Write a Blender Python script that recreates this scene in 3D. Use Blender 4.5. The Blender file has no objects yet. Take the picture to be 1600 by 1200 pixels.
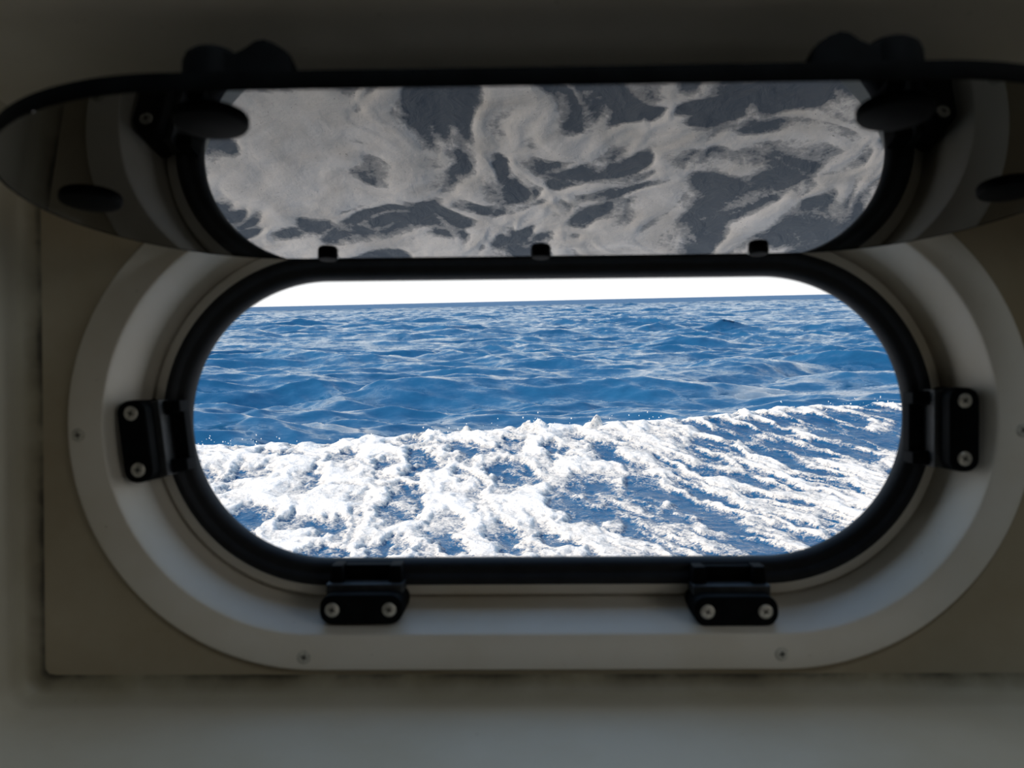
import bpy, bmesh, math, random
import numpy as np
from mathutils import Matrix, Vector

S = bpy.context.scene
COL = S.collection
R3 = math.radians

# ------------------------------------------------------------------ frames
# "window frame": x right, z up, y outboard (the porthole axis); the hull is
# flared by five degrees and the boat heels a little, so that frame is tilted
# in the gravity-level world by RW.
RC = Matrix(((0.999757342, 0.0, 0.022028552),
             (-0.001910243, 0.996233014, 0.086695633),
             (-0.021945570, -0.086716675, 0.995991270)))
RCAM = Matrix(((0.999725187, -0.02165501, 0.008978389),
               (0.021636858, 0.999763661, 0.002113986),
               (-0.009022046, -0.001919141, 0.999957459)))
CAM_W = Vector((-0.00604, -0.48375, 0.01829))       # camera in the window frame
EYE = Vector((0.0, 0.0, 1.0))                       # camera in the world, sea level at z = 0
RW = RC @ RCAM.transposed()
MW = Matrix.Translation(EYE) @ RW.to_4x4() @ Matrix.Translation(-CAM_W)

# ------------------------------------------------------------------ camera
cd = bpy.data.cameras.new('camera')
cam = bpy.data.objects.new('camera', cd)
COL.objects.link(cam)
cd.sensor_fit = 'HORIZONTAL'
cd.sensor_width = 36.0
cd.lens = 36.0 * 1485.24 / 1600.0
cd.clip_start = 0.01
cd.clip_end = 20000
cd.dof.use_dof = True
cd.dof.focus_distance = 2.2
cd.dof.aperture_fstop = (cd.lens / 1000.0) / 0.0020
axes = Matrix(((1, 0, 0), (0, 0, -1), (0, 1, 0)))   # blender camera axes: x right, y up, -z forward
cam.matrix_world = Matrix.Translation(EYE) @ (RC @ axes).to_4x4()
S.camera = cam

# ------------------------------------------------------------------ view, sky, sun, cabin light
S.view_settings.view_transform = 'Standard'
S.view_settings.look = 'None'
S.view_settings.gamma = 1.0
S.view_settings.exposure = 0.0
S.view_settings.use_curve_mapping = False

w = bpy.data.worlds.new('sky')
S.world = w
w.use_nodes = True
nt = w.node_tree
nt.nodes.clear()
wo = nt.nodes.new('ShaderNodeOutputWorld')
bg = nt.nodes.new('ShaderNodeBackground')
tc = nt.nodes.new('ShaderNodeTexCoord')
sp = nt.nodes.new('ShaderNodeSeparateXYZ')
rp = nt.nodes.new('ShaderNodeValToRGB')
nt.links.new(tc.outputs['Generated'], sp.inputs[0])
nt.links.new(sp.outputs['Z'], rp.inputs[0])
nt.links.new(rp.outputs[0], bg.inputs[0])
nt.links.new(bg.outputs[0], wo.inputs[0])
SKY = [(0.0, (1.05, 1.05, 1.05)), (0.08, (0.98, 1.02, 1.05)), (0.24, (0.74, 0.89, 1.00)),
       (0.50, (0.36, 0.57, 0.84)), (1.0, (0.16, 0.33, 0.66))]
el = rp.color_ramp.elements
while len(el) < len(SKY):
    el.new(0.5)
for e, (p, c) in zip(el, SKY):
    e.position = p
    e.color = (*c, 1)
bg.inputs[1].default_value = 1.0

sd = bpy.data.lights.new('sun', 'SUN')
sun = bpy.data.objects.new('sun', sd)
COL.objects.link(sun)
sd.energy = 5.8
sd.angle = R3(0.6)
sd.color = (1.0, 0.86, 0.71)
sun.rotation_euler = Vector((-0.82, -0.15, 0.55)).to_track_quat('Z', 'Y').to_euler()
sun.location = (-8, -3, 9)

def cabin_fill(name, at, to, size, energy, col):
    """added area light standing in for unseen daylight behind the photographer (window frame coordinates)"""
    ld = bpy.data.lights.new(name, 'AREA')
    lamp = bpy.data.objects.new(name, ld)
    COL.objects.link(lamp)
    ld.shape = 'RECTANGLE'
    ld.size = ld.size_y = size
    ld.energy = energy
    ld.color = col
    q = (Vector(at) - Vector(to)).to_track_quat('Z', 'Y').to_matrix().to_4x4()
    lamp.matrix_world = MW @ Matrix.Translation(at) @ q
cabin_fill('sill_fill_light', (0.15, -0.62, 0.72), (0.0, -0.15, -0.12), 0.35, 1.75, (0.82, 0.92, 1.0))  # added fill from above to brighten the sill
cabin_fill('right_fill_light', (1.05, -0.85, 0.36), (-0.1, -0.05, -0.05), 0.40, 1.15, (1.0, 0.95, 0.86))  # added fill from the right for the left cheek
cabin_fill('low_fill_light', (0.40, -2.05, -0.72), (0.0, 0.0, 0.05), 0.55, 0.92, (1.0, 0.96, 0.88))  # added low fill for the flange and niche head

# ------------------------------------------------------------------ helpers
def tag(o, label=None, cat=None, kind=None, group=None):
    if label: o['label'] = label
    if cat: o['category'] = cat
    if kind: o['kind'] = kind
    if group: o['group'] = group
    return o

def mesh_obj(name, verts, faces, mats, parent=None, smooth=False, fmat=None, world=None):
    me = bpy.data.meshes.new(name)
    me.from_pydata([tuple(v) for v in verts], [], faces)
    for m in (mats if isinstance(mats, (list, tuple)) else [mats]):
        me.materials.append(m)
    if fmat is not None:
        me.polygons.foreach_set('material_index', fmat)
    if smooth:
        me.polygons.foreach_set('use_smooth', [True] * len(me.polygons))
    me.update()
    o = bpy.data.objects.new(name, me)
    COL.objects.link(o)
    if parent is not None:
        o.parent = parent
    if world is not None:
        o.matrix_world = world
    return o

class MB:
    """collects shapes, then links them as one mesh object"""
    def __init__(self):
        self.v, self.f, self.m = [], [], []
    def add(self, vs, fs, mi=0):
        n = len(self.v)
        self.v += [tuple(a) for a in vs]
        self.f += [tuple(i + n for i in q) for q in fs]
        self.m += [mi] * len(fs)
    def box(self, c, s, bev=0.0, mi=0, rot=None):
        bm = bmesh.new()
        bmesh.ops.create_cube(bm, size=1.0)
        bmesh.ops.scale(bm, vec=s, verts=bm.verts)
        if bev > 0:
            bmesh.ops.bevel(bm, geom=bm.edges[:], offset=bev, segments=3, affect='EDGES', profile=0.5)
        if rot is not None:
            bmesh.ops.rotate(bm, verts=bm.verts, matrix=rot)
        bmesh.ops.translate(bm, verts=bm.verts, vec=c)
        self.bm(bm, mi)
    def bm(self, bm, mi=0):
        bm.verts.index_update()
        self.add([v.co[:] for v in bm.verts], [[v.index for v in f.verts] for f in bm.faces], mi)
        bm.free()
    def lathe(self, origin, axis, prof, n=32, mi=0):
        """prof: (radius, height along axis)"""
        q = Vector((0, 0, 1)).rotation_difference(Vector(axis).normalized()).to_matrix()
        vs, fs = [], []
        for r, h in prof:
            for k in range(n):
                a = 2 * math.pi * k / n
                vs.append(Vector(origin) + q @ Vector((r * math.cos(a), r * math.sin(a), h)))
        for i in range(len(prof) - 1):
            for k in range(n):
                k2 = (k + 1) % n
                fs.append((i * n + k, i * n + k2, (i + 1) * n + k2, (i + 1) * n + k))
        fs.append(tuple(range(n))[::-1])
        fs.append(tuple((len(prof) - 1) * n + k for k in range(n)))
        self.add(vs, fs, mi)
    def prism(self, outline, h0, h1, basis, bev=0.0, mi=0):
        """outline (u,v) extruded from h0 to h1 along basis[2]; basis = (o,u,v,w)"""
        bm = bmesh.new()
        o, bu, bv, bw = (Vector(a) for a in basis)
        lo = [bm.verts.new(o + bu * a + bv * b + bw * h0) for a, b in outline]
        hi = [bm.verts.new(o + bu * a + bv * b + bw * h1) for a, b in outline]
        n = len(outline)
        bm.faces.new(lo[::-1])
        top = bm.faces.new(hi)
        for k in range(n):
            bm.faces.new((lo[k], lo[(k + 1) % n], hi[(k + 1) % n], hi[k]))
        bmesh.ops.recalc_face_normals(bm, faces=bm.faces)
        if bev > 0:
            bmesh.ops.bevel(bm, geom=[e for e in top.edges], offset=bev, segments=3, affect='EDGES', profile=0.5)
        self.bm(bm, mi)
    def build(self, name, mats, parent=None, smooth=True, world=None, angle=40):
        o = mesh_obj(name, self.v, self.f, mats, parent, False, self.m, world)
        bm = bmesh.new()
        bm.from_mesh(o.data)
        bmesh.ops.recalc_face_normals(bm, faces=bm.faces)
        bm.to_mesh(o.data)
        bm.free()
        if smooth:
            soft(o, angle)
        return o

def soft(o, angle=40):
    me = o.data
    me.polygons.foreach_set('use_smooth', [True] * len(me.polygons))
    me.set_sharp_from_angle(angle=R3(angle))

def stadium(a, b, n=64):
    """closed loop (x,z), half length a, half height b"""
    l = a - b
    p = []
    for k in range(n + 1):
        t = -math.pi / 2 + math.pi * k / n
        p.append((l + b * math.cos(t), b * math.sin(t)))
    m = 10
    for k in range(1, m):
        p.append((l - 2 * l * k / m, b))
    for k in range(n + 1):
        t = math.pi / 2 + math.pi * k / n
        p.append((-l + b * math.cos(t), b * math.sin(t)))
    for k in range(1, m):
        p.append((-l + 2 * l * k / m, -b))
    return p

def ring_sweep(mb, prof, closed=False, mi=0, n=64):
    """prof: (offset from the clear opening, y) swept round the stadium"""
    loops = []
    for o, y in prof:
        loops.append([(x, y, z) for x, z in stadium(AP_A + o, AP_B + o, n)])
    k = len(loops[0])
    vs = [p for l in loops for p in l]
    fs = []
    m = len(prof)
    for i in range(m if closed else m - 1):
        i2 = (i + 1) % m
        for j in range(k):
            j2 = (j + 1) % k
            fs.append((i * k + j, i * k + j2, i2 * k + j2, i2 * k + j))
    mb.add(vs, fs, mi)

# ------------------------------------------------------------------ materials
def new_mat(name):
    m = bpy.data.materials.new(name)
    m.use_nodes = True
    t = m.node_tree
    b = t.nodes['Principled BSDF']
    return m, t, b

def N(t, kind, **kw):
    n = t.nodes.new(kind)
    for k, v in kw.items():
        if k in n.inputs.keys():
            n.inputs[k].default_value = v
        else:
            setattr(n, k, v)
    return n

def ramp(t, src, stops):
    r = t.nodes.new('ShaderNodeValToRGB')
    e = r.color_ramp.elements
    while len(e) < len(stops):
        e.new(0.5)
    for q, (p, c) in zip(e, stops):
        q.position = p
        q.color = (*c, 1) if len(c) == 3 else c
    t.links.new(src, r.inputs[0])
    return r

def mixc(t, fac, a, b):
    m = t.nodes.new('ShaderNodeMix')
    m.data_type = 'RGBA'
    for sock, val in ((m.inputs[0], fac), (m.inputs[6], a), (m.inputs[7], b)):
        if hasattr(val, 'is_linked'):
            t.links.new(val, sock)
        else:
            sock.default_value = val if isinstance(val, (int, float)) else (*val, 1)
    return m.outputs[2]

def math_n(t, op, a, b=None, clamp=False):
    m = t.nodes.new('ShaderNodeMath')
    m.operation = op
    m.use_clamp = clamp
    for i, val in enumerate((a, b)):
        if val is None: continue
        if hasattr(val, 'is_linked'):
            t.links.new(val, m.inputs[i])
        else:
            m.inputs[i].default_value = val
    return m.outputs[0]

def coords(t, scale=(1, 1, 1)):
    c = N(t, 'ShaderNodeTexCoord')
    m = N(t, 'ShaderNodeMapping')
    m.inputs['Scale'].default_value = scale
    t.links.new(c.outputs['Object'], m.inputs[0])
    return m.outputs[0]

def noise(t, vec, scale, detail=4.0, rough=0.55, dist=0.0):
    n = N(t, 'ShaderNodeTexNoise')
    n.inputs['Scale'].default_value = scale
    n.inputs['Detail'].default_value = detail
    n.inputs['Roughness'].default_value = rough
    n.inputs['Distortion'].default_value = dist
    t.links.new(vec, n.inputs['Vector'])
    return n.outputs['Fac']

def bump(t, b, h, strength, dist):
    n = N(t, 'ShaderNodeBump')
    n.inputs['Strength'].default_value = strength
    n.inputs['Distance'].default_value = dist
    t.links.new(h, n.inputs['Height'])
    t.links.new(n.outputs[0], b.inputs['Normal'])

def plastic_white():
    m, t, b = new_mat('white_moulded_plastic')
    v = coords(t)
    f = ramp(t, noise(t, v, 9.0, 5, 0.6), [(0.42, (0.70, 0.675, 0.62)), (0.72, (0.60, 0.55, 0.45))])
    g = ramp(t, noise(t, v, 260.0, 2, 0.5), [(0.74, (0, 0, 0)), (0.80, (1, 1, 1))])
    c = mixc(t, math_n(t, 'MULTIPLY', g.outputs[0], 0.35), f.outputs[0], (0.14, 0.12, 0.09))
    t.links.new(c, b.inputs['Base Color'])
    b.inputs['Roughness'].default_value = 0.42
    return m

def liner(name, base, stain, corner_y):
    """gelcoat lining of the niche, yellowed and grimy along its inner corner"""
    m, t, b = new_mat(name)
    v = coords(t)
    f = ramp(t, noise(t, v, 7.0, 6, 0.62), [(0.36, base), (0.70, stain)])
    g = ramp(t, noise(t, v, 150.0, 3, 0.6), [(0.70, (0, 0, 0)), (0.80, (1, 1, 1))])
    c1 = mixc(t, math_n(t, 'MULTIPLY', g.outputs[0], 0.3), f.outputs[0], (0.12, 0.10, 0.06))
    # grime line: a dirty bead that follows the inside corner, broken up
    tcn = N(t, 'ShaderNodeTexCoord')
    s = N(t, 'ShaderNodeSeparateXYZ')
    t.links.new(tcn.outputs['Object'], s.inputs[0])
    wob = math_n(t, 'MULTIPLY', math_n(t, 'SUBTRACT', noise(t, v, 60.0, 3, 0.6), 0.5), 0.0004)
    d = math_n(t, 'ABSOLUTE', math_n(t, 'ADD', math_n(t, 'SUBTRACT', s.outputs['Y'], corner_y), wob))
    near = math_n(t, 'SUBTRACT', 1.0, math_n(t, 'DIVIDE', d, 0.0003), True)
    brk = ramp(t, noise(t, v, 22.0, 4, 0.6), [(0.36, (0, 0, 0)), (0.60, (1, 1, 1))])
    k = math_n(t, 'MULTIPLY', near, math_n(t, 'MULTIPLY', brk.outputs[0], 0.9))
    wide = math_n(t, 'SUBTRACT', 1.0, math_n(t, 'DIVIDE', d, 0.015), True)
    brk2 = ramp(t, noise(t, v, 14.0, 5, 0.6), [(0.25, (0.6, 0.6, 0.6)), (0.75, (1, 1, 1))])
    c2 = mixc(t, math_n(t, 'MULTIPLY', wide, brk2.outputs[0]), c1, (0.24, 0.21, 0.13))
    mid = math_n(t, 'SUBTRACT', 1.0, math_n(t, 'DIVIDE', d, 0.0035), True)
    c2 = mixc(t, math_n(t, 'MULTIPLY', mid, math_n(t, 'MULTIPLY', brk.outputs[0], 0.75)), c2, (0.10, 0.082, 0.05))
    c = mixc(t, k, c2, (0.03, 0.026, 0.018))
    t.links.new(c, b.inputs['Base Color'])
    b.inputs['Roughness'].default_value = 0.5
    bump(t, b, noise(t, v, 300.0, 2, 0.5), 0.15, 0.0006)
    return m

def simple(name, col, rough, metal=0.0, var=0.25, scale=60.0, spec=0.5):
    m, t, b = new_mat(name)
    v = coords(t)
    a = tuple(c * (1 - var) for c in col)
    z = tuple(min(1, c * (1 + var)) for c in col)
    f = ramp(t, noise(t, v, scale, 4, 0.6), [(0.3, a), (0.7, z)])
    t.links.new(f.outputs[0], b.inputs['Base Color'])
    b.inputs['Roughness'].default_value = rough
    b.inputs['Metallic'].default_value = metal
    b.inputs['Specular IOR Level'].default_value = spec
    return m

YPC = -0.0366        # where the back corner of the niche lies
M_FRAME = plastic_white()
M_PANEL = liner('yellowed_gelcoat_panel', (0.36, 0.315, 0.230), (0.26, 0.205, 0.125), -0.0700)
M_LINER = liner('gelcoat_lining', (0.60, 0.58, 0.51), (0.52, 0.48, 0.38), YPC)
M_HEAD = liner('gelcoat_lining_lightened', (0.82, 0.78, 0.69), (0.70, 0.66, 0.56), YPC)  # lighter copy of the lining, its colour makes up for missing light
M_RUBBER = simple('black_rubber_gasket', (0.010, 0.012, 0.016), 0.62, 0, 0.3, 90, 0.3)
M_BLACK = simple('black_nylon', (0.004, 0.005, 0.006), 0.6, 0, 0.35, 120, 0.04)
M_WORN = simple('black_nylon_worn', (0.024, 0.028, 0.033), 0.5, 0, 0.4, 220, 0.35)
M_STEEL = simple('dull_stainless_steel', (0.55, 0.54, 0.50), 0.42, 0.7, 0.2, 400)
M_RECESS = simple('dark_screw_recess', (0.02, 0.02, 0.018), 0.8, 0, 0.3, 400)  # near black colour of the cross in each screw head
M_CAP = simple('painted_screw_head', (0.50, 0.49, 0.44), 0.5, 0.0, 0.3, 300)
M_HULL = simple('white_gelcoat_hull', (0.75, 0.75, 0.73), 0.25, 0, 0.05, 3)
M_CABIN = simple('cabin_lining', (0.42, 0.40, 0.35), 0.7, 0, 0.1, 4)
M_GLINT = simple('pale_glint', (0.85, 0.85, 0.80), 0.25, 0, 0.1, 200)

def smoked():
    m, t, b = new_mat('smoked_acrylic')
    v = coords(t)
    f = ramp(t, noise(t, v, 30.0, 3, 0.5), [(0.3, (0.030, 0.032, 0.032)), (0.7, (0.040, 0.042, 0.040))])
    t.links.new(f.outputs[0], b.inputs['Base Color'])
    b.inputs['Transmission Weight'].default_value = 1.0
    b.inputs['IOR'].default_value = 1.70
    b.inputs['Roughness'].default_value = 0.0
    return m
M_PANE = smoked()

# ------------------------------------------------------------------ the hull wall and the niche round the porthole
AP_A, AP_B = 0.18, 0.07047       # half length and half height of the clear opening
YP = -0.0365                     # inboard face of the niche's back panel
NX, NZB, NZT = 0.2500, -0.1300, 0.1500     # niche half width, sill and head (window frame)

def rect_loop(x, zb, zt, r, ref):
    """rounded rectangle sampled where rays from the centre towards the ref loop meet it"""
    out = []
    for (px, pz) in ref:
        # the ray parameter is chosen on the superellipse-like rounded rectangle by bisection
        n = math.hypot(px, pz)
        dx, dz = px / n, pz / n
        lo, hi = 0.0, 10.0
        for _ in range(48):
            md = 0.5 * (lo + hi)
            qx, qz = abs(dx * md), dz * md
            ax = qx - (x - r)
            az = (qz - (zt - r)) if qz > 0 else (-qz + (zb + r))
            if ax > 0 and az > 0:
                ins = math.hypot(ax, az) < r
            else:
                ins = ax < r and az < r
            if ins: lo = md
            else: hi = md
        out.append((dx * lo, dz * lo))
    return out

# directions with extra samples in the corners
def dir_ref():
    ref = []
    n = 720
    for k in range(n):
        a = 2 * math.pi * k / n
        ref.append((math.cos(a), math.sin(a)))
    return ref
REF = dir_ref()

def stad_dir(a, b):
    out = []
    l = a - b
    for dx, dz in REF:
        lo, hi = 0.0, 2.0
        for _ in range(40):
            md = 0.5 * (lo + hi)
            qx, qz = max(0.0, abs(dx * md) - l), dz * md
            if math.hypot(qx, qz) < b: lo = md
            else: hi = md
        out.append((dx * lo, dz * lo))
    return out

def niche_loop(inset, y, r):
    return [(x, y, z) for x, z in rect_loop(NX - inset, NZB + inset, NZT - inset, r, REF)]

FR = 0.011
hole = [(x, YP, z) for x, z in stad_dir(AP_A + 0.032, AP_B + 0.032)]
hole_in = [(x, 0.016, z) for x, z in stad_dir(AP_A + 0.032, AP_B + 0.032)]
panel_edge = niche_loop(FR, YP, 0.004)
loops_panel = [hole_in, hole, panel_edge]
loops_side = []
for k in range(7):
    a = math.pi / 2 * k / 6
    loops_side.append(niche_loop(FR * (1 - math.sin(a)), YP - FR * (1 - math.cos(a)), 0.004 + 0.006 * math.sin(a)))
loops_side.append(niche_loop(-0.004, YP - 0.05, 0.016))
loops_side.append(niche_loop(-0.008, YP - 0.085, 0.020))
for k in range(1, 7):
    a = math.pi / 2 * k / 6
    loops_side.append(niche_loop(-0.008 - 0.03 * (1 - math.cos(a)), YP - 0.085 - 0.03 * math.sin(a), 0.03 + 0.03 * (1 - math.cos(a))))
YC = YP - 0.115
loops_side.append([(x, YC, z) for x, z in rect_loop(1.5, -1.15, 0.80, 0.02, REF)])

def band(loops, sel=None):
    n = len(REF)
    vs = [p for l in loops for p in l]
    fs = []
    for i in range(len(loops) - 1):
        for j in range(n):
            if sel is not None and not sel[j]: continue
            j2 = (j + 1) % n
            fs.append((i * n + j, i * n + j2, (i + 1) * n + j2, (i + 1) * n + j))
    used = sorted({i for q in fs for i in q})
    mp = {a: b for b, a in enumerate(used)}
    return [vs[i] for i in used], [tuple(mp[i] for i in q) for q in fs]

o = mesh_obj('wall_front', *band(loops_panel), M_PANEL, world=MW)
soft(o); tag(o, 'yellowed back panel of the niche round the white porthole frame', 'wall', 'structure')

cr = (math.atan2(NZT, NX), math.pi - math.atan2(NZT, NX), math.pi + math.atan2(-NZB, NX), 2 * math.pi - math.atan2(-NZB, NX))
n = len(REF)
angs = [2 * math.pi * (k + 0.5) / n for k in range(n)]
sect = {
    'ceiling': ([cr[0] <= a < cr[1] for a in angs], 'cream head of the niche above the open porthole pane', 'ceiling'),
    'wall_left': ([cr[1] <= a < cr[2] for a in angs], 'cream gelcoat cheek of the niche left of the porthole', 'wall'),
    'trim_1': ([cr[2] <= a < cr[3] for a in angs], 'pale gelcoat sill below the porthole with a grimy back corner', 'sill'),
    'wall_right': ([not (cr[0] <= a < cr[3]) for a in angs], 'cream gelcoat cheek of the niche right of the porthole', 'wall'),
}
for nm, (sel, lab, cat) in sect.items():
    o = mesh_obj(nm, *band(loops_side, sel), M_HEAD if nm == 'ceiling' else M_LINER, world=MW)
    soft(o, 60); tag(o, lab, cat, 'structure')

# outer skin of the hull, with the same opening
outer = [[(x, 0.017, z) for x, z in stad_dir(AP_A + 0.032, AP_B + 0.032)],
         [(x, 0.030, z) for x, z in stad_dir(AP_A + 0.016, AP_B + 0.016)],
         [(x, 0.031, z) for x, z in rect_loop(4.5, -1.35, 1.0, 0.02, REF)],
         [(x, 0.018, z) for x, z in rect_loop(4.5, -1.35, 1.0, 0.02, REF)]]
o = mesh_obj('wall_outside', *band(outer), M_HULL, world=MW)
soft(o); tag(o, 'white outer skin of the hull', 'wall', 'structure')

# the rest of the cabin (behind the photographer)
def slab(nm, c, s, lab, cat):
    mb = MB(); mb.box(c, s)
    o = mb.build(nm, M_CABIN, smooth=False, world=MW)
    return tag(o, lab, cat, 'structure')
slab('floor', (0, -1.48, -1.19), (3.1, 2.60, 0.06), 'cabin floor behind the photographer', 'floor')
slab('wall_back', (0, -2.76, -0.19), (3.1, 0.06, 2.06), 'cabin wall behind the photographer', 'wall')
slab('wall_aft', (-1.53, -1.48, -0.19), (0.06, 2.60, 2.06), 'cabin side wall left of the photographer', 'wall')
slab('wall_fore', (1.53, -1.48, -0.19), (0.06, 2.60, 2.06), 'cabin side wall right of the photographer', 'wall')
slab('ceiling_cabin', (0, -1.48, 0.81), (3.1, 2.60, 0.06), 'cabin ceiling behind the photographer', 'ceiling')

# ------------------------------------------------------------------ the porthole
port = bpy.data.objects.new('porthole', None)
COL.objects.link(port)
port.matrix_world = MW
port.empty_display_size = 0.1
tag(port, 'oval white framed boat porthole with its smoked pane hinged up and open', 'porthole', 'thing')

mb = MB()
ring_sweep(mb, [(0.0463, -0.0362), (0.0463, -0.0380), (0.0459, -0.0390), (0.0450, -0.0395), (0.0302, -0.0395),
                (0.0297, -0.0393), (0.0293, -0.0388), (0.0288, -0.0376), (0.0277, -0.0345), (0.0259, -0.0285),
                (0.0240, -0.0210), (0.0225, -0.0135), (0.0212, -0.0075), (0.0200, -0.0040), (0.0192, -0.0022), (0.0187, -0.0010),
                (0.0183, -0.0020), (0.0182, -0.0052), (0.0178, -0.0062), (0.0168, -0.0068), (0.0124, -0.0086),
                (0.0122, 0.0), (0.0140, 0.003), (0.0142, 0.034), (0.0156, 0.034), (0.0158, 0.005), (0.0290, 0.003),
                (0.0300, -0.0362)], closed=True)
mb.build('frame', M_FRAME, port, angle=50)

mb = MB()
ring_sweep(mb, [(0.0128, -0.0078), (0.0118, -0.0102), (0.0102, -0.0112), (0.0086, -0.0106), (0.0070, -0.0086), (0.0056, -0.0074),
                (0.0040, -0.0074), (0.0022, -0.0060), (0.0008, -0.0035), (0.0000, 0.0000), (0.0012, 0.0026), (0.0042, 0.0040),
                (0.0128, 0.0034)], closed=True)
gk = mb.build('gasket', M_RUBBER, port, angle=70)
tag(gk, 'black rubber gasket')

def screw(mb_name, pos, axis, r, dome, mats, parent, turn=0.3):
    mb = MB()
    ax = Vector(axis).normalized()
    mb.lathe(pos, ax, [(r, -0.002), (r, 0.0002), (r * 0.93, dome * 0.6), (r * 0.7, dome * 0.95), (r * 0.3, dome)], 28, 0)
    q = Vector((0, 0, 1)).rotation_difference(ax).to_matrix()
    for k in range(2):
        mb.box(Vector(pos) + ax * (dome * 0.72), (r * 0.86, r * 0.22, dome * 0.72), 0.0, 1,
               rot=(q @ Matrix.Rotation(turn + k * math.pi / 2, 3, 'Z')))
    return mb.build(mb_name, mats, parent)

# six flange screws (the two upper ones are behind the raised pane)
for i, (x, z) in enumerate([(-0.2208, -0.0049), (0.2204, -0.0060), (-0.1146, -0.1101), (0.1088, -0.1092), (-0.112, 0.1095), (0.112, 0.1095)]):
    screw('flange_screw', (x, -0.0395, z), (0, -1, 0), 0.0033, 0.0006, [M_CAP, M_RECESS], port, 0.2 + i * 0.5)

def keeper(center, tangent, inward, steel_turn):
    """striker plate with two screws; local u along the ring, v towards the opening, w inboard"""
    o = Vector((center[0], 0, center[1]))
    u = Vector((tangent[0], 0, tangent[1])).normalized()
    v = Vector((inward[0], 0, inward[1])).normalized()
    wv = Vector((0, -1, 0))
    B = (o, u, v, wv)
    def outline(hu, hv, r, k=6):
        p = []
        for cx, cy, a0 in ((hu - r, -hv + r, -90), (hu - r, hv - r, 0), (-hu + r, hv - r, 90), (-hu + r, -hv + r, 180)):
            for i in range(k + 1):
                a = R3(a0 + 90 * i / k)
                p.append((cx + r * math.cos(a), cy + r * math.sin(a)))
        return p
    mb = MB()
    mb.prism(outline(0.0198, 0.0070, 0.0060), 0.006, 0.0340, B, 0.0012, 0)
    # worn inner shoulder and the two arms that hold the latch tongue
    sh = [(-0.0186, 0.0055), (0.0186, 0.0055), (0.0186, 0.0100), (-0.0186, 0.0100)]
    mb.prism(sh, 0.006, 0.0240, B, 0.0008, 1)
    for s in (-1, 1):
        a = [(s * 0.0110, 0.0095), (s * 0.0182, 0.0095), (s * 0.0172, 0.0180), (s * 0.0118, 0.0180)]
        mb.prism(a if s > 0 else a[::-1], 0.006, 0.0185, B, 0.0012, 0)
    mb.prism([(-0.0125, 0.0095), (0.0125, 0.0095), (0.0125, 0.0172), (-0.0125, 0.0172)], 0.004, 0.0118, B, 0.0006, 0)
    kp = mb.build('keeper', [M_BLACK, M_WORN], port)
    tag(kp, 'black striker plate with two steel screws')
    for s in (-1, 1):
        p = o + u * (s * 0.0136) + wv * 0.0340
        screw('screw', p, (0, -1, 0), 0.0034, 0.0008, [M_STEEL, M_RECESS], kp, steel_turn + s * 0.7)
    return kp
keeper((-0.1963, -0.0085), (-0.12, 1.0), (1, 0.12), 0.5)
keeper((0.1962, -0.0059), (0.01, 1.0), (-1, 0.01), 0.1)
keeper((-0.0887, -0.0893), (1, 0), (0, 1), 0.4)
keeper((0.0891, -0.0908), (1, 0), (0, 1), 0.2)

# the opening pane, swung up about its upper edge
PH = 0.1457
PA, PB, PT = 0.20419, 0.09033, 0.0054
P0 = Vector((0, -0.02667, 0.07881))
PU = Vector((0, -math.cos(PH), math.sin(PH)))
PN = Vector((0, math.sin(PH), math.cos(PH)))
def pp(x, s, h=0.0):
    return P0 + Vector((x, 0, 0)) + PU * s + PN * h

mb = MB()
prof = [(-0.0004, 0.0), (0.0, 0.0004), (0.0, PT - 0.0006), (-0.0006, PT)]
loops = []
for off, h in prof:
    loops.append([pp(x, z + PB, h) for x, z in stadium(PA + off, PB + off, 72)])
k = len(loops[0])
vs = [p for l in loops for p in l]
fs = []
for i in range(len(prof) - 1):
    for j in range(k):
        fs.append((i * k + j, i * k + (j + 1) % k, (i + 1) * k + (j + 1) % k, (i + 1) * k + j))
fs.append(tuple(range(k))[::-1])
fs.append(tuple((len(prof) - 1) * k + j for j in range(k)))
mb.add(vs, fs)
pane = mb.build('pane', M_PANE, port, angle=30)
tag(pane, 'smoked acrylic pane swung up on its hinge')

# blackened rim round the edge of the pane
mb = MB()
prof = [(0.0003, -0.0002), (0.0010, 0.0003), (0.0010, PT), (0.0002, PT + 0.0004), (0.00015, PT), (0.00015, 0.0)]
loops = [[pp(x, z + PB, h) for x, z in stadium(PA + off, PB + off, 72)] for off, h in prof]
vs = [p for l in loops for p in l]
fs = []
m_ = len(prof)
for i in range(m_):
    for j in range(k):
        i2 = (i + 1) % m_
        fs.append((i * k + j, i * k + (j + 1) % k, i2 * k + (j + 1) % k, i2 * k + j))
mb.add(vs, fs)
mb.build('rim', M_BLACK, pane, angle=60)

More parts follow.
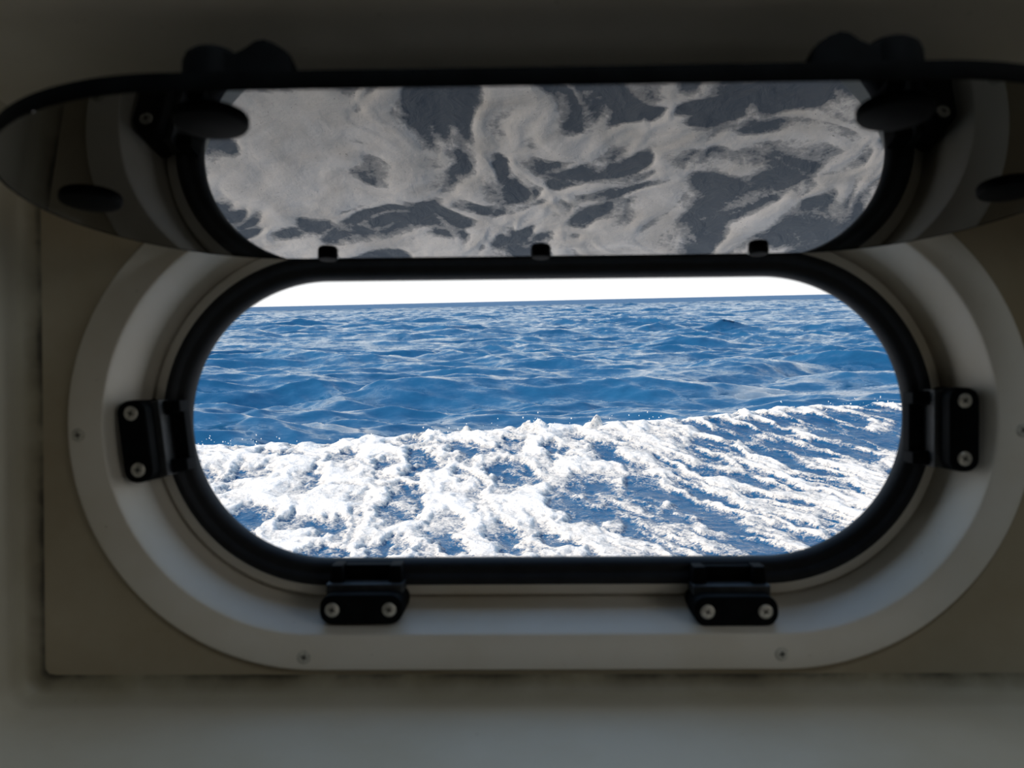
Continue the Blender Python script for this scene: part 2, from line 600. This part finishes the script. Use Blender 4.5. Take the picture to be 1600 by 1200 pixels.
def latch(x, s, lever):
    """knob through the pane: disc below, domed hub and lever above; lever = unit (x, s) direction"""
    mb = MB()
    lx, ls = lever
    mb.lathe(pp(x, s, 0.0), -PN, [(0.0118, 0.0), (0.0118, 0.0010), (0.0112, 0.0019), (0.0080, 0.0027), (0.003, 0.0030)], 40, 0)
    mb.lathe(pp(x, s, PT), PN, [(0.0094, 0.0), (0.0096, 0.004), (0.0095, 0.0128), (0.0088, 0.0150), (0.0070, 0.0166), (0.0040, 0.0174), (0.001, 0.0176)], 40, 0)
    # lever: dips beside the hub, then rises to a ridged finger tip
    pr = [(-0.002, 0.001, 0.012), (0.0055, 0.001, 0.0150), (0.0088, 0.001, 0.0142), (0.0118, 0.001, 0.0158), (0.0150, 0.0015, 0.0182),
          (0.0175, 0.002, 0.0187), (0.0205, 0.002, 0.0176), (0.0238, 0.002, 0.0156), (0.0258, 0.002, 0.0138), (0.0264, 0.003, 0.0110)]
    hw = [0.0070, 0.0074, 0.0070, 0.0070, 0.0070, 0.0069, 0.0066, 0.0060, 0.0054, 0.0048]
    vs, fs = [], []
    for (l, z0, z1), h in zip(pr, hw):
        for sd_, zz in ((-1, z0), (1, z0), (1, z1 - 0.001), (0.8, z1), (-0.8, z1), (-1, z1 - 0.001)):
            vs.append(pp(x + lx * l - ls * h * sd_, s + ls * l + lx * h * sd_, PT + zz))
    for i in range(len(pr) - 1):
        for j in range(6):
            fs.append((i * 6 + j, i * 6 + (j + 1) % 6, (i + 1) * 6 + (j + 1) % 6, (i + 1) * 6 + j))
    fs.append(tuple(range(6))); fs.append(tuple((len(pr) - 1) * 6 + j for j in range(6)))
    mb.add(vs, fs)
    o = mb.build('latch', M_BLACK, pane, angle=35)
    return tag(o, 'black latch knob')
latch(-0.1070, 0.1600, (1, 0))
latch(0.1080, 0.1590, (-1, 0))
latch(-0.1785, 0.0890, (0, -1))
latch(0.1785, 0.0870, (0, -1))

for x, s in ((-0.1025, 0.0085), (-0.0016, 0.0075), (0.1004, 0.0090)):
    mb = MB()
    mb.lathe(pp(x, s, 0.0), -PN, [(0.0047, 0.0), (0.0047, 0.0020), (0.0041, 0.0030), (0.0015, 0.0033)], 28, 0)
    mb.lathe(pp(x, s - 0.0058, 0.0002), -PN, [(0.0040, 0.0), (0.0038, 0.0008), (0.0024, 0.0013), (0.0006, 0.0014)], 24, 1)  # pale bump standing in for the reflection under the pad
    o = mb.build('stop_pad', [M_BLACK, M_GLINT], pane)
    tag(o, 'small black stop pad with a pale bump as its glint')

for x in (-0.085, 0.085):       # hinge straps, on the hidden upper side
    mb = MB()
    mb.box(pp(x, 0.016, PT + 0.0013), (0.022, 0.030, 0.0026), 0.0006, 0, rot=Matrix.Rotation(-PH, 3, 'X'))
    mb.lathe(pp(x - 0.011, -0.003, PT + 0.001), (1, 0, 0), [(0.0030, 0.0), (0.0030, 0.022)], 20)
    mb.box((x, -0.0165, 0.0875), (0.020, 0.014, 0.004), 0.0006)
    mb.build('hinge', M_BLACK, pane)

# ------------------------------------------------------------------ noise for the sea (numpy)
def _hash(ix, iy, seed):
    h = (ix.astype(np.int64) * 374761393 + iy.astype(np.int64) * 668265263 + seed * 974711) & 0x7fffffff
    h = ((h ^ (h >> 13)) * 1274126177) & 0x7fffffff
    h = ((h ^ (h >> 15)) * 2246822519) & 0x7fffffff
    return (h ^ (h >> 16)) & 0xffff
def grad_noise(x, y, seed=0):
    x0, y0 = np.floor(x), np.floor(y)
    fx, fy = x - x0, y - y0
    ux, uy = fx * fx * fx * (fx * (fx * 6 - 15) + 10), fy * fy * fy * (fy * (fy * 6 - 15) + 10)
    out = []
    for dy in (0, 1):
        for dx in (0, 1):
            a = _hash(x0 + dx, y0 + dy, seed) * (2 * np.pi / 65536.0)
            out.append(np.cos(a) * (fx - dx) + np.sin(a) * (fy - dy))
    a = out[0] + ux * (out[1] - out[0])
    b = out[2] + ux * (out[3] - out[2])
    return (a + uy * (b - a)) * 1.5
def fbm(x, y, seed=0, octv=4, gain=0.5, lac=2.03):
    s, a, t = 0.0, 1.0, 0.0
    for k in range(octv):
        s = s + a * grad_noise(x, y, seed + 17 * k)
        t += a
        a *= gain
        x, y = x * lac + 3.7, y * lac - 1.9
    return s / t
def billow(x, y, seed=0, octv=4, gain=0.5):
    s, a, t = 0.0, 1.0, 0.0
    for k in range(octv):
        s = s + a * (1 - np.minimum(1, 1.8 * np.abs(grad_noise(x, y, seed + 13 * k))))
        t += a
        a *= gain
        x, y = x * 2.07 + 5.1, y * 2.07 + 2.3
    return s / t
def voronoi(x, y, seed=0):
    """distances to the nearest and second nearest cell point"""
    x0, y0 = np.floor(x), np.floor(y)
    f1 = np.full(x.shape, 9.0); f2 = np.full(x.shape, 9.0)
    for dy in (-1, 0, 1):
        for dx in (-1, 0, 1):
            cx, cy = x0 + dx, y0 + dy
            px = cx + _hash(cx, cy, seed) / 65536.0
            py = cy + _hash(cx, cy, seed + 7) / 65536.0
            d_ = np.hypot(px - x, py - y)
            f2 = np.minimum(np.maximum(f1, d_), f2)
            f1 = np.minimum(f1, d_)
    return f1, f2
def sstep(a, b, x):
    t = np.clip((x - a) / (b - a), 0, 1)
    return t * t * (3 - 2 * t)

def grid_mesh(name, P, mat, attrs, nr, nc):
    me = bpy.data.meshes.new(name)
    nv = nr * nc
    idx = np.arange(nv).reshape(nr, nc)
    q = np.stack([idx[:-1, :-1], idx[:-1, 1:], idx[1:, 1:], idx[1:, :-1]], -1).reshape(-1, 4)
    me.vertices.add(nv)
    me.vertices.foreach_set('co', P.astype(np.float32).ravel())
    me.loops.add(q.size)
    me.loops.foreach_set('vertex_index', q.astype(np.int32).ravel())
    me.polygons.add(len(q))
    me.polygons.foreach_set('loop_start', np.arange(0, q.size, 4, dtype=np.int32))
    me.polygons.foreach_set('use_smooth', np.ones(len(q), dtype=bool))
    for an, av in attrs.items():
        a = me.attributes.new(an, 'FLOAT', 'POINT')
        a.data.foreach_set('value', av.astype(np.float32).ravel())
    me.materials.append(mat)
    me.update(calc_edges=True)
    o = bpy.data.objects.new(name, me)
    COL.objects.link(o)
    return o

# directional wind waves
rng = np.random.RandomState(5)
WAVES = []
for i in range(170):
    lam = 0.18 * (16.0 ** rng.rand()) if i > 16 else 1.6 + 3.6 * rng.rand()
    th = rng.normal(-1.75, 0.50)                  # heading, mostly towards the boat
    kx, ky = math.cos(th), math.sin(th)
    amp = lam * (0.0066 if lam > 1.2 else 0.0064) * (0.6 + 0.8 * rng.rand())
    WAVES.append((lam, kx, ky, amp, rng.rand() * 2 * math.pi))
def sea_height(x, y, cut):
    """height and choppy shift; cut = shortest wavelength the mesh can carry here"""
    z = np.zeros_like(x); sx = np.zeros_like(x); sy = np.zeros_like(x)
    wx = x + 0.5 * fbm(x * 0.35, y * 0.35, 91, 2); wy = y + 0.5 * fbm(x * 0.35 + 9, y * 0.35, 92, 2)
    gust = 0.75 + 0.6 * fbm(x * 0.12, y * 0.12, 93, 2)
    for lam, kx, ky, amp, ph in WAVES:
        fade = np.clip((lam / cut - 0.5) / 1.0, 0, 1)
        p = 2 * math.pi / lam * (wx * kx + wy * ky) + ph
        a = amp * fade * gust
        z += a * np.sin(p)
        sx += 0.85 * a * kx * np.cos(p)
        sy += 0.85 * a * ky * np.cos(p)
    return z, sx, sy

def water_nodes(t, b):
    """shared look of clear blue sea water on a principled shader"""
    b.inputs['Base Color'].default_value = (0.010, 0.075, 0.21, 1)
    b.inputs['Roughness'].default_value = 0.06
    b.inputs['IOR'].default_value = 1.333

def mat_sea():
    m, t, b = new_mat('deep_blue_sea_water')
    water_nodes(t, b)
    # ripples too small for the mesh: slopes added to the normal
    geo = N(t, 'ShaderNodeNewGeometry')
    vec = geo.outputs['Normal']
    for sc, mp, det, kx, ky in ((1.1, (0.8, 1.5, 1.0), 7.0, 0.30, 0.50), (6.5, (0.8, 1.3, 1.0), 4.0, 0.18, 0.26), (21.0, (0.7, 1.4, 1.0), 3.0, 0.14, 0.22)):
        nz = N(t, 'ShaderNodeTexNoise')
        nz.inputs['Scale'].default_value = sc
        nz.inputs['Detail'].default_value = det
        nz.inputs['Roughness'].default_value = 0.62
        t.links.new(coords(t, mp), nz.inputs['Vector'])
        sub = N(t, 'ShaderNodeVectorMath'); sub.operation = 'SUBTRACT'; sub.inputs[1].default_value = (0.5, 0.5, 0.5)
        mul = N(t, 'ShaderNodeVectorMath'); mul.operation = 'MULTIPLY'; mul.inputs[1].default_value = (kx * 2, ky * 2, 0)
        add = N(t, 'ShaderNodeVectorMath'); add.operation = 'ADD'
        t.links.new(nz.outputs['Color'], sub.inputs[0]); t.links.new(sub.outputs[0], mul.inputs[0])
        t.links.new(mul.outputs[0], add.inputs[0]); t.links.new(vec, add.inputs[1])
        vec = add.outputs[0]
    nrm = N(t, 'ShaderNodeVectorMath'); nrm.operation = 'NORMALIZE'
    t.links.new(vec, nrm.inputs[0]); t.links.new(nrm.outputs[0], b.inputs['Normal'])
    at = N(t, 'ShaderNodeAttribute'); at.attribute_name = 'ripple'
    t.links.new(at.outputs['Fac'], b.inputs['Roughness'])
    c = ramp(t, noise(t, coords(t, (0.5, 1, 1)), 0.8, 4, 0.6), [(0.3, (0.008, 0.070, 0.17)), (0.7, (0.014, 0.095, 0.21))])
    t.links.new(c.outputs[0], b.inputs['Base Color'])
    return m

def mat_wave():
    m, t, b = new_mat('foaming_sea_water')
    v = coords(t)
    at = N(t, 'ShaderNodeAttribute'); at.attribute_name = 'foam'
    n1 = noise(t, v, 26.0, 5, 0.68, 0.8)
    n2 = noise(t, v, 95.0, 3, 0.6, 0.3)
    am = N(t, 'ShaderNodeAttribute'); am.attribute_name = 'milky'
    calm = math_n(t, 'SUBTRACT', 1.0, math_n(t, 'MULTIPLY', am.outputs['Fac'], 0.66))
    k = math_n(t, 'MULTIPLY', math_n(t, 'SUBTRACT', n1, 0.5), 0.95)
    k = math_n(t, 'ADD', k, math_n(t, 'MULTIPLY', math_n(t, 'SUBTRACT', n2, 0.5), 0.60))
    k = math_n(t, 'ADD', at.outputs['Fac'], math_n(t, 'MULTIPLY', k, calm))
    fac = ramp(t, k, [(0.46, (0, 0, 0)), (0.55, (0.38, 0.38, 0.38)), (0.68, (1, 1, 1))])
    fac.color_ramp.interpolation = 'EASE'
    # water under thin foam is paler: it is full of bubbles
    bub = ramp(t, at.outputs['Fac'], [(0.05, (0.006, 0.060, 0.155)), (0.60, (0.012, 0.085, 0.195))])
    t.links.new(mixc(t, am.outputs['Fac'], bub.outputs[0], (0.16, 0.185, 0.215)), b.inputs['Base Color'])
    b.inputs['Roughness'].default_value = 0.12
    b.inputs['IOR'].default_value = 1.333
    b.inputs['Specular IOR Level'].default_value = 0.22
    bw = N(t, 'ShaderNodeBump'); bw.inputs['Strength'].default_value = 0.5; bw.inputs['Distance'].default_value = 0.02
    t.links.new(noise(t, v, 16.0, 4, 0.6, 0.5), bw.inputs['Height'])
    t.links.new(bw.outputs[0], b.inputs['Normal'])
    d = N(t, 'ShaderNodeBsdfDiffuse')
    fc = ramp(t, k, [(0.50, (0.42, 0.41, 0.39)), (0.74, (0.60, 0.59, 0.565)), (1.0, (0.82, 0.81, 0.78))])
    # calm foam: creamy, colour raised to brighten its reflection, clouded, fine dark bubbles
    cl = ramp(t, noise(t, v, 6.0, 4, 0.55, 1.2), [(0.35, (0.74, 0.72, 0.68)), (0.62, (0.96, 0.94, 0.90))])
    pk = ramp(t, noise(t, v, 210.0, 2, 0.6), [(0.66, (1, 1, 1)), (0.74, (0.45, 0.45, 0.46))])
    clp = mixc(t, 1.0, cl.outputs[0], pk.outputs[0])
    clp.node.blend_type = 'MULTIPLY'
    t.links.new(mixc(t, am.outputs['Fac'], fc.outputs[0], clp), d.inputs['Color'])
    bf = N(t, 'ShaderNodeBump'); bf.inputs['Strength'].default_value = 0.6; bf.inputs['Distance'].default_value = 0.010
    t.links.new(k, bf.inputs['Height'])
    t.links.new(bf.outputs[0], d.inputs['Normal'])
    mx = N(t, 'ShaderNodeMixShader')
    t.links.new(fac.outputs[0], mx.inputs[0])
    t.links.new(b.outputs[0], mx.inputs[1])
    t.links.new(d.outputs[0], mx.inputs[2])
    t.links.new(mx.outputs[0], t.nodes['Material Output'].inputs['Surface'])
    return m
M_SEA, M_WAVE = mat_sea(), mat_wave()

# crest line of the bow wave that rolls away from the hull
def crest_y(x):
    return 5.72 + 0.10 * np.sin(1.3 * x + 0.6) + 0.55 * sstep(0.6, 2.4, x) + 0.15 * np.clip(-x - 1.5, 0, 4) * 0
def crest_h(x):
    return 0.185 + 0.09 * sstep(0.2, 2.2, x) + 0.02 * np.sin(2.1 * x + 1.0)

def wave_field(x, y):
    t = crest_y(x) - y                    # > 0 on the near side of the crest
    right = sstep(1.0, 2.3, x)
    hc = crest_h(x)
    prof_near = np.exp(-(np.maximum(t, 0) / (0.95 + 0.25 * right)) ** 1.5)
    prof_far = np.exp(-(np.minimum(t, 0) / 0.30) ** 2)
    base = hc * np.where(t > 0, prof_near, prof_far) - 0.10 * sstep(0.25, 1.2, -t)
    swell, sx, sy = sea_height(x, y, np.full_like(x, 0.25))
    base = base + 0.5 * swell * sstep(-0.2, 1.5, -t + 0.8) * 0.6
    # warped coordinates; streaks run down the face, across the crest line
    w1 = fbm(x * 1.9, y * 1.9, 1, 3); w2 = fbm(x * 1.9 + 7, y * 1.9 - 3, 2, 3)
    xw = x + 0.16 * w1; yw = y + 0.16 * w2
    streak = sstep(-0.1, 1.5, x)
    near = 1 - sstep(2.5, 3.4, y)          # the calmer marbled foam beside the hull
    tp = np.maximum(t, 0)
    S = np.where(t > 0, t / 2.6 + 0.20 * (1 - np.exp(-tp / 0.5)), t / 1.3)    # arc down the face, shortened
    big = fbm(x * 0.9, y * 0.9, 41, 3)
    w3 = fbm(x * 4.5, S * 6.0, 3, 5, 0.6); w4 = fbm(x * 4.5 + 5, S * 6.0 + 2, 4, 5, 0.6)

    def lacework(u, v, c1, c2, seed):
        f1, f2 = voronoi(u / c1, v / c1, seed)
        a = 1 - sstep(0.03, 0.55, f2 - f1)
        g1, g2 = voronoi(u / c2, v / c2, seed + 12)
        b_ = 1 - sstep(0.03, 0.55, g2 - g1)
        return a, b_
    # left: churned froth;  right: streaks slanting down the face;  near: marbling
    ua, va = x + 0.15 * w3 - 0.35 * S, S + 0.12 * w4
    la, la2 = lacework(ua, va, 0.27, 0.11, 11)
    fa = fbm(ua * 3.4, va * 3.4, 31, 6, 0.62)
    ub, vb = x + 0.09 * w3 - 0.95 * (t / 2.0), (S + 0.10 * w4) / 1.8
    lb, lb2 = lacework(ub, vb, 0.17, 0.07, 13)
    fb = fbm(ub * 5.0, vb * 4.5, 33, 6, 0.62)
    lc, lc2 = lacework(x + 0.30 * w1 + 0.05 * w2, (y + 0.30 * w2) / 1.15, 0.28, 0.10, 15)
    fc = fbm(xw * 3.0 + 0.25 * w3, yw * 3.0 + 0.25 * w4, 35, 6, 0.58)
    crestline = np.exp(-(t / 0.22) ** 2)
    A = 0.575 + 0.42 * (la - 0.45) + 0.20 * (la2 - 0.45) + 0.56 * fa + 0.27 * big + 0.10 * sstep(0.2, -1.4, x)
    Bf = 0.475 + 0.46 * (lb - 0.45) + 0.22 * (lb2 - 0.45) + 0.60 * fb + 0.16 * big \
        - 0.16 * right * sstep(0.08, 0.30, t) * (1 - sstep(0.6, 1.4, t))
    Mf = 0.555 + 0.34 * (lc - 0.40) + 0.26 * (lc2 - 0.45) + 0.70 * fc + 0.26 * big
    foam = A * (1 - streak) + Bf * streak + 0.24 * crestline * (1 - 0.5 * right)
    foam = foam * (1 - near) + Mf * near
    foam = foam * sstep(-0.34, -0.06, t + 0.10 * fbm(x * 5, y * 5, 51, 3))
    # the strands of froth stand up from the water
    raise_ = sstep(0.35, 0.95, foam)
    body = (la * (1 - streak) + lb * streak) * (1 - near) + lc * near
    bl = billow(x * 3.0, S * 5.0, 61, 3, 0.5)
    bl2 = billow(x * 9.0, S * 14.0, 71, 2, 0.5)
    lively = (1 - near) * (1 - 0.45 * right)
    lump = raise_ * (0.004 + 0.011 * lively) + 0.010 * lively * body * raise_ \
        + raise_ * lively * (0.020 * np.exp(-(t / 0.8) ** 2) * (bl - 0.3) + 0.004 * (bl2 - 0.3))
    ragged = np.exp(-((t - 0.02) / 0.09) ** 2) * (0.040 * np.maximum(0, fbm(x * 7, y * 7, 81, 3)) + 0.22 * np.maximum(0, fbm(x * 5, y * 6, 83, 3) - 0.30) * (1 - 0.6 * right))
    z = base + lump + ragged + 0.012 * fbm(x * 4, y * 4, 99, 3)
    return z, foam, near

# fan shaped grid from beside the hull to a little past the crest
nc, nr = 860, 720
uu = np.linspace(-1.25, 1.25, nc)[None, :]
tt = np.linspace(0, 1, nr)[:, None]
yy = 0.66 + 6.6 * (0.72 * tt + 0.28 * tt ** 2) + 0 * uu
xx = uu * (0.6 + 0.55 * yy)
# the far edge follows the crest
yy = np.where(yy > 5.0, 5.0 + (yy - 5.0) * (1.0 + 0.0 * xx), yy)
zz, ff, mk = wave_field(xx, yy)
bow = grid_mesh('bow_wave', np.stack([xx, yy, zz], -1), M_WAVE, {'foam': ff, 'milky': mk}, nr, nc)
tag(bow, 'white foaming bow wave rolling away from the hull over blue water', 'wave', 'stuff')

# open sea beyond the crest, rows spaced by the angle at which they are seen
nc = 1000
ang = np.linspace(-0.70, 0.70, nc)[None, :]
ds = [5.0]
while ds[-1] < 9000:
    d_ = ds[-1]
    ds.append(d_ * (1 + (0.0048 if d_ < 200 else 0.014)))
dd = np.array(ds)[:, None]
nr = len(ds)
gap = np.gradient(dd[:, 0])[:, None]
xx = np.tan(ang) * dd
yy = dd + 0 * ang
cut = gap + 0 * xx
hz, sx, sy = sea_height(xx, yy, cut)
edge = sstep(crest_y(xx) - 0.25, crest_y(xx) + 0.9, yy)
zz = hz * edge - 0.12 * (1 - edge)
sea = grid_mesh('sea', np.stack([xx + sx * edge, yy + sy * edge, zz], -1), M_SEA, {'ripple': 0.06 + 0.46 * sstep(0.45, 1.6, cut)}, nr, nc)
tag(sea, 'open blue sea with small wind waves reaching to the horizon', 'sea', 'stuff')

# spray thrown up along the crest
rnd = random.Random(8)
bm = bmesh.new()
bmesh.ops.create_icosphere(bm, subdivisions=1, radius=1.0)
bm.verts.index_update()
ico_v = [v.co.copy() for v in bm.verts]
ico_f = [[v.index for v in f.verts] for f in bm.faces]
bm.free()
mb = MB()
for i in range(170):
    x = rnd.choice((-1.7, -1.5, -0.4, 0.1, 0.9, 2.2, 2.6, 3.0)) + rnd.gauss(0, 0.22)
    y = float(crest_y(np.array(x))) + rnd.gauss(-0.03, 0.06)
    z = float(wave_field(np.array([[x]]), np.array([[y]]))[0][0, 0]) + abs(rnd.gauss(0, 0.035))
    r = rnd.uniform(0.0012, 0.0050)
    mb.add([(x + q.x * r, y + q.y * r, z + q.z * r * 1.2) for q in ico_v], ico_f)
sp_o = mb.build('spray', simple('white_spray', (0.85, 0.85, 0.84), 0.3, 0, 0.05, 20))
tag(sp_o, 'white droplets thrown up along the crest of the bow wave', 'spray', 'stuff')
